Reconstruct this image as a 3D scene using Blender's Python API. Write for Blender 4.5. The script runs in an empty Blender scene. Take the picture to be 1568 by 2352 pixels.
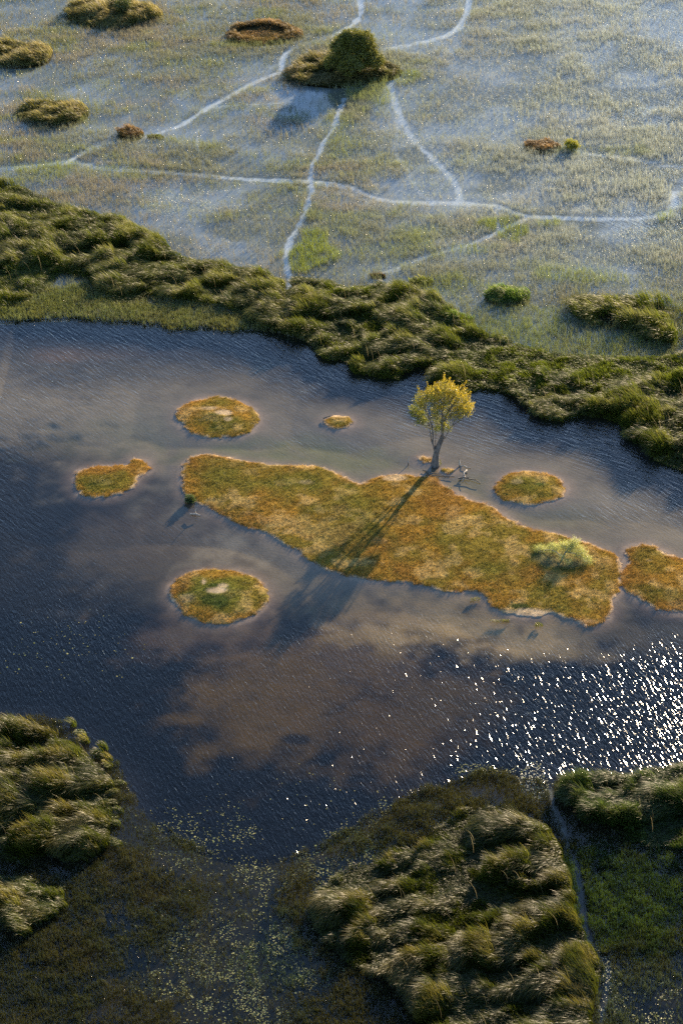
import bpy, math, random
import numpy as np
from mathutils import Vector
random.seed(7)
RNG = np.random.default_rng(11)
R = math.radians
sc = bpy.context.scene
COL = sc.collection

# ------------------------------------------------------------------ camera, sky, sun, exposure
CAM_H = 110.0; DEP = R(32.0); FPX = 5533.0          # photo traced at 1568 x 2352
cam = bpy.data.cameras.new('camera'); co = bpy.data.objects.new('camera', cam); COL.objects.link(co)
co.location = (0, 0, CAM_H); co.rotation_euler = (math.pi/2 - DEP, 0, 0)
cam.sensor_fit = 'HORIZONTAL'; cam.sensor_width = 36; cam.lens = FPX/1568*36
cam.clip_start = 1; cam.clip_end = 20000
sc.camera = co
SUN_AZ, SUN_EL = R(27.0), R(15.6)
w = bpy.data.worlds.new('World'); sc.world = w; w.use_nodes = True
nt = w.node_tree; nt.nodes.clear()
sky = nt.nodes.new('ShaderNodeTexSky'); sky.sky_type = 'NISHITA'; sky.sun_disc = False
sky.sun_elevation = SUN_EL; sky.sun_rotation = SUN_AZ; sky.altitude = 950; sky.air_density = 1.0; sky.dust_density = .4; sky.ozone_density = 2.6
bg = nt.nodes.new('ShaderNodeBackground'); bg.inputs[1].default_value = 0.092
wo = nt.nodes.new('ShaderNodeOutputWorld')
nt.links.new(sky.outputs[0], bg.inputs[0]); nt.links.new(bg.outputs[0], wo.inputs[0])
sl = bpy.data.lights.new('sun', 'SUN'); sl.energy = 5.0; sl.angle = R(0.5); sl.color = (1.0, 0.78, 0.52)
so = bpy.data.objects.new('sun', sl); COL.objects.link(so)
sd = Vector((math.sin(SUN_AZ)*math.cos(SUN_EL), math.cos(SUN_AZ)*math.cos(SUN_EL), math.sin(SUN_EL)))
so.rotation_euler = sd.to_track_quat('Z', 'Y').to_euler()
sc.view_settings.view_transform = 'Standard'; sc.view_settings.look = 'None'
sc.view_settings.exposure = 2.05; sc.view_settings.gamma = 1
sc.cycles.max_bounces = 8; sc.cycles.transparent_max_bounces = 16
sc.cycles.diffuse_bounces = 2; sc.cycles.glossy_bounces = 2; sc.cycles.transmission_bounces = 3
sc.cycles.caustics_reflective = False; sc.cycles.caustics_refractive = False
sc.cycles.use_denoising = False

# ------------------------------------------------------------------ mapping and noise helpers
cd, sn = math.cos(DEP), math.sin(DEP)
def G(px, py, z=0.0):
    """ground point seen at a photo position (1568 x 2352 scale)"""
    px = np.asarray(px, float); py = np.asarray(py, float)
    u = (px-784)/FPX; v = -(py-1176)/FPX
    dy = cd + v*sn; dz = -sn + v*cd
    t = (z-CAM_H)/dz
    return u*t, dy*t
def P(x, y, z=0.0):
    rz = z-CAM_H
    dep = y*cd - rz*sn; up = y*sn + rz*cd
    return 784+FPX*x/dep, 1176-FPX*up/dep
def poly(pts):
    a = np.array(pts, float); x, y = G(a[:,0], a[:,1]); return np.stack([x,y],1)
def ell(cx, cy, rx, ry, n=28, wob=0.06, seed=0):
    r = np.random.default_rng(seed); a = np.linspace(0, 2*math.pi, n, endpoint=False)
    k = 1+wob*(np.sin(2*a+r.uniform(0,6))+np.sin(3*a+r.uniform(0,6))+.6*np.sin(5*a+r.uniform(0,6)))
    return poly(np.stack([cx+rx*np.cos(a)*k, cy+ry*np.sin(a)*k],1))
def sdf(poly_, x, y):
    """signed distance in metres, negative inside"""
    a = poly_; b = np.roll(a, -1, 0)
    d2 = np.full(x.shape, 1e18); ins = np.zeros(x.shape, bool)
    for (ax,ay),(bx,by) in zip(a,b):
        ex,ey = bx-ax, by-ay; wx,wy = x-ax, y-ay
        t = np.clip((wx*ex+wy*ey)/(ex*ex+ey*ey+1e-12),0,1)
        d2 = np.minimum(d2, (wx-ex*t)**2+(wy-ey*t)**2)
        c = (ay>y)!=(by>y)
        with np.errstate(divide='ignore', invalid='ignore'):
            xi = (bx-ax)*(y-ay)/((by-ay) if by!=ay else 1e-12)+ax
        ins ^= c&(x<xi)
    return np.where(ins,-1,1)*np.sqrt(d2)
def linedist(pl, x, y):
    d2 = np.full(x.shape, 1e18)
    for (ax,ay),(bx,by) in zip(pl[:-1],pl[1:]):
        ex,ey = bx-ax, by-ay; wx,wy = x-ax, y-ay
        t = np.clip((wx*ex+wy*ey)/(ex*ex+ey*ey+1e-12),0,1)
        d2 = np.minimum(d2, (wx-ex*t)**2+(wy-ey*t)**2)
    return np.sqrt(d2)
def smooth(pl, n=2):
    for _ in range(n):
        q=[pl[0]]
        for a,b in zip(pl[:-1],pl[1:]): q += [a*.75+b*.25, a*.25+b*.75]
        q.append(pl[-1]); pl=np.array(q)
    return pl
def closed_smooth(pl, n=2):
    for _ in range(n):
        b=np.roll(pl,-1,0); q=np.empty((len(pl)*2,2)); q[0::2]=pl*.75+b*.25; q[1::2]=pl*.25+b*.75; pl=q
    return pl
def hash2(ix, iy, s):
    h = (ix.astype(np.int64)*374761393 + iy.astype(np.int64)*668265263 + s*1274126177) & 0xffffffff
    h = ((h^(h>>13))*1274126177) & 0xffffffff
    h = (h^(h>>16)) & 0xffffff
    return h/float(0xffffff)
def vnoise(x, y, s=0):
    ix=np.floor(x); iy=np.floor(y); fx=x-ix; fy=y-iy
    fx=fx*fx*(3-2*fx); fy=fy*fy*(3-2*fy)
    a=hash2(ix,iy,s); b=hash2(ix+1,iy,s); c=hash2(ix,iy+1,s); d=hash2(ix+1,iy+1,s)
    return (a*(1-fx)+b*fx)*(1-fy)+(c*(1-fx)+d*fx)*fy
def fbm(x, y, scale, s=0, oct=4, gain=.5):
    x=x/scale; y=y/scale; t=0; a=1; n=0
    for i in range(oct):
        t=t+a*vnoise(x+17.3*i, y-9.1*i, s+i*31); n+=a; a*=gain; x=x*2.03+.3*y; y=y*2.03-.3*x
    return t/n
def sstep(a, b, x):
    t=np.clip((x-a)/(b-a),0,1); return t*t*(3-2*t)
def mixc(a, b, t):
    return np.asarray(a)*(1-t[...,None])+np.asarray(b)*t[...,None]
def blob(x, y, px, py, rx, ry, warp=None, soft=.55):
    """soft patch centred where the photo shows it: 1 at the centre, 0 at the rim; size in photo pixels"""
    gx, gy = G(px, py); ex, _ = G(px+rx, py); _, ey = G(px, py-ry)
    d = np.sqrt(((x-gx)/(ex-gx))**2+((y-gy)/(ey-gy))**2)
    if warp is not None: d = d+warp
    return 1-sstep(soft, 1.15+(.55-soft)*.4, d)

# ------------------------------------------------------------------ scene-tree helpers
def tag(o, label=None, cat=None, group=None, kind=None):
    if label: o['label']=label
    if cat: o['category']=cat
    if group: o['group']=group
    if kind: o['kind']=kind
    return o
def empty(name, loc, rz=0):
    o=bpy.data.objects.new(name,None); COL.objects.link(o); o.location=loc; o.rotation_euler=(0,0,rz); return o
def mesh_np(name, verts, faces, mat=None, parent=None, color=None, attrs=None, smooth_=False, nper=None):
    """verts Nx3 numpy; faces MxK numpy (K=3/4) or a list of such arrays"""
    me=bpy.data.meshes.new(name)
    fl = faces if isinstance(faces, list) else [faces]
    fl = [f for f in fl if len(f)]
    nl = sum(f.size for f in fl); nf=sum(len(f) for f in fl)
    verts=np.asarray(verts,np.float32)
    if parent is not None:
        verts = verts - np.array(parent.location[:],np.float32) if parent.type=='EMPTY' or parent.get('_origin') else verts
    me.vertices.add(len(verts)); me.vertices.foreach_set('co', verts.ravel())
    me.loops.add(nl); me.loops.foreach_set('vertex_index', np.concatenate([f.ravel() for f in fl]).astype(np.int32))
    me.polygons.add(nf)
    starts=[];tot=0
    for f in fl:
        starts.append(tot+np.arange(len(f))*f.shape[1]); tot+=f.size
    me.polygons.foreach_set('loop_start', np.concatenate(starts).astype(np.int32))
    me.update(calc_edges=True)
    if color is not None:
        ca=me.color_attributes.new('col','FLOAT_COLOR','POINT')
        c=np.ones((len(verts),4),np.float32); c[:,:3]=color; ca.data.foreach_set('color', c.ravel())
    for k,v in (attrs or {}).items():
        at=me.attributes.new(k,'FLOAT','POINT'); at.data.foreach_set('value', np.asarray(v,np.float32).ravel())
    if smooth_: me.polygons.foreach_set('use_smooth', np.ones(nf,bool))
    o=bpy.data.objects.new(name,me); COL.objects.link(o)
    if mat: me.materials.append(mat)
    if parent is not None: o.parent=parent
    return o

# ------------------------------------------------------------------ materials
def new_mat(name):
    m=bpy.data.materials.new(name); m.use_nodes=True; m.node_tree.nodes.clear(); return m, m.node_tree.nodes, m.node_tree.links
def leaf_mat(name, trans=.45, gloss=.05, rough=.45, gain=1.0, fixed=None):
    m,N,L=new_mat(name)
    if fixed is None:
        at=N.new('ShaderNodeAttribute'); at.attribute_name='col'; src=at.outputs['Color']
    else:
        rgb=N.new('ShaderNodeRGB'); rgb.outputs[0].default_value=(*fixed,1); src=rgb.outputs[0]
    geo=N.new('ShaderNodeNewGeometry'); nz=N.new('ShaderNodeTexNoise'); nz.inputs['Scale'].default_value=3.1; nz.inputs['Detail'].default_value=3
    L.new(geo.outputs['Position'], nz.inputs['Vector'])
    mr=N.new('ShaderNodeMapRange'); mr.inputs['To Min'].default_value=.72*gain; mr.inputs['To Max'].default_value=1.28*gain
    L.new(nz.outputs['Fac'], mr.inputs['Value'])
    mx=N.new('ShaderNodeVectorMath'); mx.operation='SCALE'; L.new(src, mx.inputs[0]); L.new(mr.outputs[0], mx.inputs['Scale'])
    d=N.new('ShaderNodeBsdfDiffuse'); t=N.new('ShaderNodeBsdfTranslucent'); g=N.new('ShaderNodeBsdfGlossy')
    g.inputs['Roughness'].default_value=rough
    L.new(mx.outputs[0], d.inputs[0]); L.new(mx.outputs[0], t.inputs[0])
    a=N.new('ShaderNodeMixShader'); a.inputs[0].default_value=trans; L.new(d.outputs[0],a.inputs[1]); L.new(t.outputs[0],a.inputs[2])
    b=N.new('ShaderNodeMixShader'); b.inputs[0].default_value=gloss; L.new(a.outputs[0],b.inputs[1]); L.new(g.outputs[0],b.inputs[2])
    o=N.new('ShaderNodeOutputMaterial'); L.new(b.outputs[0],o.inputs[0]); return m
def soil_mat(name, rough=.9, s1=1.3, s2=14, bump=.05, gain=1.0, var=.35):
    m,N,L=new_mat(name)
    at=N.new('ShaderNodeAttribute'); at.attribute_name='col'
    geo=N.new('ShaderNodeNewGeometry')
    n1=N.new('ShaderNodeTexNoise'); n1.inputs['Scale'].default_value=s1; n1.inputs['Detail'].default_value=6
    n2=N.new('ShaderNodeTexNoise'); n2.inputs['Scale'].default_value=s2; n2.inputs['Detail'].default_value=3
    for n in (n1,n2): L.new(geo.outputs['Position'], n.inputs['Vector'])
    ad=N.new('ShaderNodeMath'); ad.operation='ADD'; L.new(n1.outputs['Fac'],ad.inputs[0]); L.new(n2.outputs['Fac'],ad.inputs[1])
    mr=N.new('ShaderNodeMapRange'); mr.inputs['From Min'].default_value=.6; mr.inputs['From Max'].default_value=1.4
    mr.inputs['To Min'].default_value=gain*(1-var); mr.inputs['To Max'].default_value=gain*(1+var); L.new(ad.outputs[0],mr.inputs['Value'])
    mx=N.new('ShaderNodeVectorMath'); mx.operation='SCALE'; L.new(at.outputs['Color'], mx.inputs[0]); L.new(mr.outputs[0], mx.inputs['Scale'])
    p=N.new('ShaderNodeBsdfPrincipled'); p.inputs['Roughness'].default_value=rough; p.inputs['Specular IOR Level'].default_value=0.0
    bp=N.new('ShaderNodeBump'); bp.inputs['Distance'].default_value=bump; L.new(n2.outputs['Fac'],bp.inputs['Height'])
    L.new(bp.outputs[0],p.inputs['Normal']); L.new(mx.outputs[0],p.inputs['Base Color'])
    o=N.new('ShaderNodeOutputMaterial'); L.new(p.outputs[0],o.inputs[0]); return m
def bark_mat(name, c1, c2):
    m,N,L=new_mat(name)
    geo=N.new('ShaderNodeNewGeometry'); n=N.new('ShaderNodeTexNoise'); n.inputs['Scale'].default_value=9; n.inputs['Detail'].default_value=5
    mp=N.new('ShaderNodeMapping'); mp.inputs['Scale'].default_value=(1,1,.25); L.new(geo.outputs['Position'],mp.inputs[0]); L.new(mp.outputs[0],n.inputs['Vector'])
    cr=N.new('ShaderNodeValToRGB'); cr.color_ramp.elements[0].position=.35; cr.color_ramp.elements[1].position=.65
    cr.color_ramp.elements[0].color=(*c1,1); cr.color_ramp.elements[1].color=(*c2,1); L.new(n.outputs['Fac'],cr.inputs[0])
    p=N.new('ShaderNodeBsdfPrincipled'); p.inputs['Roughness'].default_value=.85; L.new(cr.outputs[0],p.inputs['Base Color'])
    bp=N.new('ShaderNodeBump'); bp.inputs['Distance'].default_value=.04; L.new(n.outputs['Fac'],bp.inputs['Height']); L.new(bp.outputs[0],p.inputs['Normal'])
    o=N.new('ShaderNodeOutputMaterial'); L.new(p.outputs[0],o.inputs[0]); return m
def water_mat():
    m,N,L=new_mat('water')
    geo=N.new('ShaderNodeNewGeometry')
    def wave(ang, sc_, stretch, det, w=0):
        # elongated crests; ang = direction the waves travel
        mp=N.new('ShaderNodeMapping'); mp.vector_type='TEXTURE'; mp.inputs['Rotation'].default_value=(0,0,ang)
        mp.inputs['Scale'].default_value=(1,stretch,1); L.new(geo.outputs['Position'],mp.inputs[0])
        n=N.new('ShaderNodeTexNoise'); n.inputs['Scale'].default_value=sc_; n.inputs['Detail'].default_value=det; n.inputs['Roughness'].default_value=.55
        n.inputs['Distortion'].default_value=w
        L.new(mp.outputs[0],n.inputs['Vector']); return n.outputs['Fac']
    def attr(a):
        t=N.new('ShaderNodeAttribute'); t.attribute_name=a; return t.outputs['Fac']
    def mth(op,a,b):
        x=N.new('ShaderNodeMath'); x.operation=op
        for i,v in enumerate((a,b)):
            if isinstance(v,(int,float)): x.inputs[i].default_value=v
            else: L.new(v,x.inputs[i])
        return x.outputs[0]
    def lerp(f,a,b):
        x=N.new('ShaderNodeMix'); x.data_type='FLOAT'; L.new(f,x.inputs[0]); L.new(a,x.inputs[2]); L.new(b,x.inputs[3]); return x.outputs[0]
    near = wave(R(19), 5.2, 4.4, 1.4, .4)
    far  = wave(R(36), 3.6, 5.0, 1.2, .4)
    tree = wave(R(55), 3.4, 6.0, 1.2, .3)
    h=lerp(attr('wfar'), near, far); h=lerp(attr('wtree'), h, tree)
    fine=wave(R(30), 7.0, 2.0, 2.0)
    h=mth('ADD', h, mth('MULTIPLY', fine, .16))
    swell=wave(R(15), .45, 2.2, 1.0)
    h=mth('ADD', h, mth('MULTIPLY', swell, .8))
    h=mth('MULTIPLY', h, attr('wamp'))
    bp=N.new('ShaderNodeBump'); bp.inputs['Distance'].default_value=.066; bp.inputs['Strength'].default_value=1; L.new(h,bp.inputs['Height'])
    fr=N.new('ShaderNodeFresnel'); ior=N.new('ShaderNodeMapRange'); ior.inputs['To Min'].default_value=1.333; ior.inputs['To Max'].default_value=.75
    L.new(geo.outputs['Backfacing'],ior.inputs['Value']); L.new(ior.outputs[0],fr.inputs['IOR'])
    # light passing the sheet follows the same reflectance from both sides
    fr.name='reflectance'; L.new(bp.outputs[0],fr.inputs['Normal'])
    g=N.new('ShaderNodeBsdfGlossy'); g.distribution='BECKMANN'; g.inputs['Roughness'].default_value=.17; L.new(bp.outputs[0],g.inputs['Normal'])
    t=N.new('ShaderNodeBsdfTransparent'); t.inputs[0].default_value=(.88,.86,.82,1)
    x=N.new('ShaderNodeMixShader'); L.new(fr.outputs[0],x.inputs[0]); L.new(t.outputs[0],x.inputs[1]); L.new(g.outputs[0],x.inputs[2])
    o=N.new('ShaderNodeOutputMaterial'); L.new(x.outputs[0],o.inputs[0]); return m
M_REED=leaf_mat('reed_blades', .57, .026, .45)
M_GRASS=leaf_mat('marsh_grass', .55, .10, .4)
M_TURF=leaf_mat('island_grass', .4, .03, .5)
M_LEAF=leaf_mat('tree_leaves', .5, .04, .4)
M_SHINY=leaf_mat('glossy_leaves', .4, .035, .45)
M_PAD=leaf_mat('lily_pad', .1, .05, .35)
M_FLECK=leaf_mat('leaf_glitter_speck', .15, .04, .45)
M_SOIL=soil_mat('island_soil')
M_BED=soil_mat('lake_bed', s1=.5, s2=5, bump=.02, var=.22)
M_BARK=bark_mat('bark', (.055,.046,.04), (.15,.13,.115))
M_DARKBARK=bark_mat('dark_bark', (.05,.04,.03), (.12,.10,.08))
M_DEAD=bark_mat('dead_wood', (.16,.14,.12), (.38,.35,.30))
M_WATER=water_mat()

# ------------------------------------------------------------------ layout traced from the photo
BAND=poly([(-70,412),(0,420),(60,432),(130,466),(200,492),(260,500),(330,532),(370,548),(400,578),(440,598),(520,610),(600,628),(645,648),
 (662,662),(690,645),(760,648),(800,664),(870,655),(910,664),(960,672),(1010,690),(1060,722),(1100,760),(1180,790),(1280,812),(1400,822),(1500,824),(1568,815),(1660,820),
 (1660,1125),(1568,1084),(1494,1054),(1484,1034),(1439,1009),(1424,974),(1380,962),(1339,958),(1289,971),(1244,964),(1209,934),(1184,914),(1154,904),
 (1104,894),(1064,904),(1019,886),(984,879),(990,862),(1002,842),(960,846),(934,859),(919,874),(849,866),(814,859),(800,835),(784,829),(750,830),
 (720,802),(700,782),(660,772),(600,752),(555,732),(530,717),(500,702),(450,702),(400,697),(350,687),(300,706),(260,702),(235,682),(200,642),(140,632),
 (100,674),(45,702),(20,716),(-70,720)])
FRINGE=poly([(-70,690),(40,690),(100,660),(200,650),(300,690),(450,690),(560,730),(590,752),(540,765),(470,752),(400,756),(330,742),(260,738),(180,728),(100,730),(40,738),(-70,734)])
RPATCH=poly([(1300,700),(1360,688),(1460,684),(1568,700),(1660,705),(1660,800),(1560,795),(1480,785),(1430,765),(1375,758),(1325,735)])
RLEFT=poly([(-90,1665),(0,1662),(60,1665),(125,1690),(175,1722),(232,1765),(262,1800),(262,1850),(255,1910),(250,1955),(205,1985),(160,1985),(120,1965),(60,1990),(-90,1975)])
RLEFT2=poly([(-90,2045),(-20,2018),(60,2018),(145,2035),(155,2085),(120,2115),(85,2135),(60,2160),(20,2130),(0,2110),(-90,2105)])
RMID=poly([(755,2025),(800,1998),(850,1985),(900,1975),(965,1962),(985,1930),(1020,1898),(1070,1866),(1140,1862),(1205,1880),(1262,1905),(1290,1955),(1316,2030),(1322,2100),
 (1348,2165),(1383,2228),(1370,2285),(1352,2440),(960,2440),(955,2300),(900,2255),(800,2218),(745,2172),(730,2090)])
RRIGHT=poly([(1280,1795),(1330,1795),(1400,1788),(1470,1790),(1568,1765),(1680,1765),(1680,1975),(1568,1958),(1500,1948),(1450,1938),(1400,1905),(1345,1893),(1322,1862),(1295,1842)])
REEDS=[BAND,RPATCH,RLEFT,RLEFT2,RMID,RRIGHT]
MAIN=poly([(415,1075),(440,1050),(480,1042),(560,1058),(640,1068),(720,1072),(775,1085),(805,1103),(828,1112),(860,1100),(905,1088),(950,1090),(985,1095),(1010,1110),(1040,1128),
 (1085,1150),(1130,1160),(1165,1190),(1210,1215),(1260,1222),(1310,1233),(1350,1250),(1400,1268),(1425,1290),(1430,1320),(1432,1350),(1405,1380),(1400,1415),(1375,1437),
 (1335,1432),(1300,1415),(1270,1405),(1235,1418),(1190,1418),(1150,1405),(1120,1385),(1110,1360),(1080,1352),(1045,1365),(1000,1352),(950,1335),(880,1335),(820,1330),(765,1315),
 (700,1278),(650,1245),(590,1215),(520,1190),(470,1165),(430,1140),(418,1110)])
EASTI=poly([(1428,1262),(1460,1248),(1500,1250),(1540,1275),(1590,1290),(1680,1300),(1680,1415),(1568,1410),(1510,1402),(1470,1380),(1435,1360),(1420,1320),(1440,1290)])
ISL_A=poly([(405,955),(415,935),(455,915),(500,911),(550,920),(580,935),(597,958),(592,975),(575,996),(530,1005),(485,1009),(445,998),(412,978)])
ISL_B=poly([(745,966),(760,957),(785,954),(806,960),(812,972),(800,982),(775,986),(752,978)])
ISL_C=poly([(167,1100),(180,1080),(215,1070),(260,1070),(295,1068),(300,1056),(320,1053),(342,1066),(345,1080),(320,1095),(300,1120),(270,1137),(230,1143),(195,1140),(172,1120)])
ISL_D=poly([(389,1365),(400,1338),(440,1315),(500,1307),(560,1314),(600,1335),(619,1365),(612,1395),(580,1418),(530,1432),(480,1434),(430,1418),(400,1392)])
ISL_E=poly([(1136,1120),(1150,1095),(1190,1082),(1240,1082),(1285,1095),(1304,1118),(1298,1140),(1260,1155),(1210,1160),(1165,1150),(1140,1138)])
TINY1=ell(978,1056,17,9,14,.12,3); TINY2=ell(1027,1082,18,6.5,14,.12,4)
ISLANDS=[closed_smooth(p,1) for p in (MAIN,EASTI,ISL_A,ISL_B,ISL_C,ISL_D,ISL_E,TINY1,TINY2)]
MAIN,EASTI,ISL_A,ISL_B,ISL_C,ISL_D,ISL_E,TINY1,TINY2=ISLANDS
OPEN=poly([(-90,738),(40,740),(180,732),(330,746),(470,758),(560,760),(620,765),(700,785),(720,802),(750,830),(784,829),(800,835),(814,859),(849,866),(919,874),(934,859),(960,846),(1002,842),(990,862),(984,879),
 (1019,886),(1064,904),(1104,894),(1154,904),(1184,914),(1209,934),(1244,964),(1289,971),(1339,958),(1380,962),(1424,974),(1439,1009),(1484,1034),(1494,1054),(1568,1084),(1680,1130),
 (1680,1765),(1568,1760),(1470,1785),(1280,1790),(1240,1800),(1180,1772),(1110,1770),(1010,1805),(900,1850),(820,1895),(720,1950),(600,1975),(500,1965),(400,1920),(320,1860),(280,1790),(240,1730),(170,1690),(100,1640),(-90,1640)])
CH=[([(792,222),(778,252),(770,290),(742,320),(735,350),(716,375),(712,410),(716,440),(705,475),(690,510),(665,550),(655,590),(666,640),(664,670)],11,1),
 ([(-40,388),(80,378),(160,365),(215,380),(250,385),(400,393),(560,408),(710,412),(800,425),(870,455),(950,462),(1060,462),(1130,467),(1180,483),(1220,495),(1290,495),(1380,500),(1480,497),(1530,487),(1556,468),(1550,440),(1572,412),(1640,400)],17,1),
 ([(160,365),(200,340),(260,322),(330,312),(400,290),(430,275),(475,243),(530,215),(580,185),(640,162),(690,158)],12,1),
 ([(475,243),(560,236),(640,232)],8,.7),
 ([(650,158),(645,140),(665,110),(690,100),(750,85),(830,45),(828,-20)],12,1),
 ([(918,165),(895,185),(905,230),(930,290),(960,330),(1000,365),(1040,410),(1055,435),(1055,460)],13,.85),
 ([(905,230),(915,300),(900,340),(930,380),(960,440),(1000,460)],7,.35),
 ([(880,110),(960,95),(1040,75),(1070,40),(1080,-20)],15,.95),
 ([(1222,495),(1180,510),(1140,530),(1085,555),(1020,575),(940,598),(905,615),(880,622)],10,1),
 ([(1330,347),(1400,355),(1480,365),(1540,380),(1600,378)],11,.75),
 ([(455,290),(450,330),(465,370),(470,390)],5,.5), ([(690,335),(697,362),(712,395)],5,.6),([(1140,480),(1145,530)],6,.6)]
CHN=([(1262,1800),(1270,1840),(1290,1890),(1304,1940),(1325,1990),(1334,2040),(1340,2100),(1352,2150),(1372,2185),(1402,2225),(1392,2275),(1378,2350),(1370,2440)],13,1)
def chan(x, y, chs=CH):
    k=np.zeros(x.shape)
    for pts,wd,st in chs:
        pl=smooth(poly(pts),2); cy=np.mean([p[1] for p in pts]); _gx,_gy=G(784,cy); pm=FPX/math.hypot(_gy,CAM_H)
        d=linedist(pl,x,y)+(fbm(x,y,.8,77,3)-.5)*.5
        hw=wd/pm/2*.95*(.55+.9*fbm(x,y,2.2,78,2))
        k=np.maximum(k, st*(1-sstep(hw*.75,hw*1.5,d)))
    return k

# reed islets in the upper marsh: px, py, rx, ry, height, kind, label
RI=[(262,34,106,30,1.7,'tan','long windswept reed islet at the top left edge of the marsh'),
 (38,126,90,26,1.6,'tan','tawny reed islet cut by the left edge, below the top left islet'),
 (606,76,84,27,1.0,'ring','brown ring of reeds with a hollow middle'),
 (124,260,86,26,1.5,'tan','greenish reed islet above the left end of the long water trail'),
 (300,308,30,12,1.5,'brown','small brown reed clump beside the left water trail'),
 (357,313,20,4.5,.5,'lime','low yellow green grass clump on the trail, right of the brown reed clump'),
 (785,164,132,34,1.6,'bush','reed islet around the big dark tree'),
 (1245,338,44,12,1.1,'brown','low brown reed clump next to the yellow bush on the right'),
 (1168,682,56,18,1.5,'green','domed reed hummock left of the right edge reed patch'),
 (1057,733,30,8,1.5,'green','small reed hummock at the near end of the domed hummock row'),
 (968,647,27,7,1.4,'mix','small reed hummock where the thin trail meets the reed belt'),
 (868,632,20,5,1.1,'brown','brown reed tuft at the end of the thin water trail')]
ri_poly=[ell(a[0],a[1],a[2],a[3],28,.05,i+20) for i,a in enumerate(RI)]

# ------------------------------------------------------------------ lake bed (the terrain) and water
def axis(lo, hi, step, far):
    mid=np.arange(lo,hi+step/2,step); o=[];d=step;v=hi
    while v<far: d*=1.5; v+=d; o.append(v)
    p=[];d=step;v=lo
    while v>-far: d*=1.5; v-=d; p.append(v)
    return np.array(p[::-1]+list(mid)+o)
def grid(xs, ys):
    X,Y=np.meshgrid(xs,ys); nx,ny=len(xs),len(ys)
    i=np.arange(nx-1)[None,:]+np.arange(ny-1)[:,None]*nx
    return X.ravel(),Y.ravel(),np.stack([i,i+1,i+1+nx,i+nx],-1).reshape(-1,4)
def isl_sd(x,y):
    d=np.full(x.shape,1e9)
    for p in ISLANDS: d=np.minimum(d,sdf(p,x,y))
    return d
def build_bed():
    x,y,f=grid(axis(-32,32,.22,6000),axis(104,318,.25,6000))
    px,py=P(x,y); px=np.where(y>60,px,0); py=np.where(y>60,py,9999)
    wx=(fbm(x,y,3.5,1)-.5)*1.3; wz=(fbm(x,y,1.1,2)-.5)*.7; W=wx+wz
    dO=sdf(OPEN,x,y); inO=dO<0
    dI=isl_sd(x,y)+ (fbm(x,y,.6,5,2)-.5)*.25
    deep=np.array((.012,.014,.018)); c=np.tile(deep,(len(x),1))
    # upper lagoon: grey silt, thinning to deep water down the left
    silt=(1-sstep(1330,1440,py+W*60-(px-784)*.0))*inO
    left=blob(x,y,30,1310,480,330,W*.5)
    silt=silt*(1-.95*left)*(.35+.65*sstep(800,960,py+W*50))
    c=mixc(c,(.66,.56,.50),silt*(.35+.75*fbm(x,y,9,8)).clip(0,1))
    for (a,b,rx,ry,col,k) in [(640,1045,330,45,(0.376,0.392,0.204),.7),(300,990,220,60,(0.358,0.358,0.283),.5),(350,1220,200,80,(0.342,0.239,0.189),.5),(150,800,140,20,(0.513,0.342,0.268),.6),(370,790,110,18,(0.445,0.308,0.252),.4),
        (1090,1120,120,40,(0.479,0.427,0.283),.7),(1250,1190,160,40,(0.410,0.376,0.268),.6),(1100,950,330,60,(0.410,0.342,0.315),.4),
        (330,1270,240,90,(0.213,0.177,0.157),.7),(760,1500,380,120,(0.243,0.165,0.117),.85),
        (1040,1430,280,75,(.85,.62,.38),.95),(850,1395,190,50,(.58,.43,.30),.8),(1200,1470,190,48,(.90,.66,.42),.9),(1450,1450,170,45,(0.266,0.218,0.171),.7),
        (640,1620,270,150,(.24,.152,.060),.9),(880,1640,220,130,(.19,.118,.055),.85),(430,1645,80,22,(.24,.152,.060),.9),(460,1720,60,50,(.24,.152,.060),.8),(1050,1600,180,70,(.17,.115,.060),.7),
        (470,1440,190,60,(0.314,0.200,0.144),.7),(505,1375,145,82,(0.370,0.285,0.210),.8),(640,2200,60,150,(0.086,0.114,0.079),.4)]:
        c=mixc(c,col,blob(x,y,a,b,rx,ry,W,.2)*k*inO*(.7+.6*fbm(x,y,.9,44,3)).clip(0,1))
    hole=blob(x,y,680,1690,45,16,W)+blob(x,y,560,1775,120,22,W)
    c=mixc(c,deep,np.clip(hole,0,1)*.8)
    c=c*np.array([.26,.28,.24])
    c=mixc(c,deep,(1-sstep(2.5,8.5,np.minimum(sdf(BAND,x,y),sdf(FRINGE,x,y))+W*1.2))*inO*.9)
    c=mixc(c,deep,(1-sstep(1.0,4.0,np.minimum(sdf(RLEFT,x,y),sdf(RRIGHT,x,y))+W))*inO*.9)
    # pale shallows round the grassy islets
    sh=(1-sstep(0,1.6,dI))*inO; c=mixc(c,(.19,.15,.12),sh*.5)
    rim=(1-sstep(.0,.5,dI+(fbm(x,y,.9,12,3)-.5)*.7))*inO; c=mixc(c,(.42,.33,.25),rim*.3)
    # marsh floor, pale blue tones painted in for the sky sheen on the water
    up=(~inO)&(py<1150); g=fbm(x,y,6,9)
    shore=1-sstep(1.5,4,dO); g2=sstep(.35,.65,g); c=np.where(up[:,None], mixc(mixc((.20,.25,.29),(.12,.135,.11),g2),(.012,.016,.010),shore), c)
    lo=(~inO)&(py>=1150); c=np.where(lo[:,None], mixc((.008,.010,.008),(.028,.026,.012),g), c)
    z=np.full(len(x),-.75)
    z=z+.35*silt
    for (a,b,rx,ry) in [(1040,1430,300,85),(760,1600,420,190),(470,1440,190,60)]: z=np.maximum(z,-.75+.35*blob(x,y,a,b,rx*1.3,ry*1.3))
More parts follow.
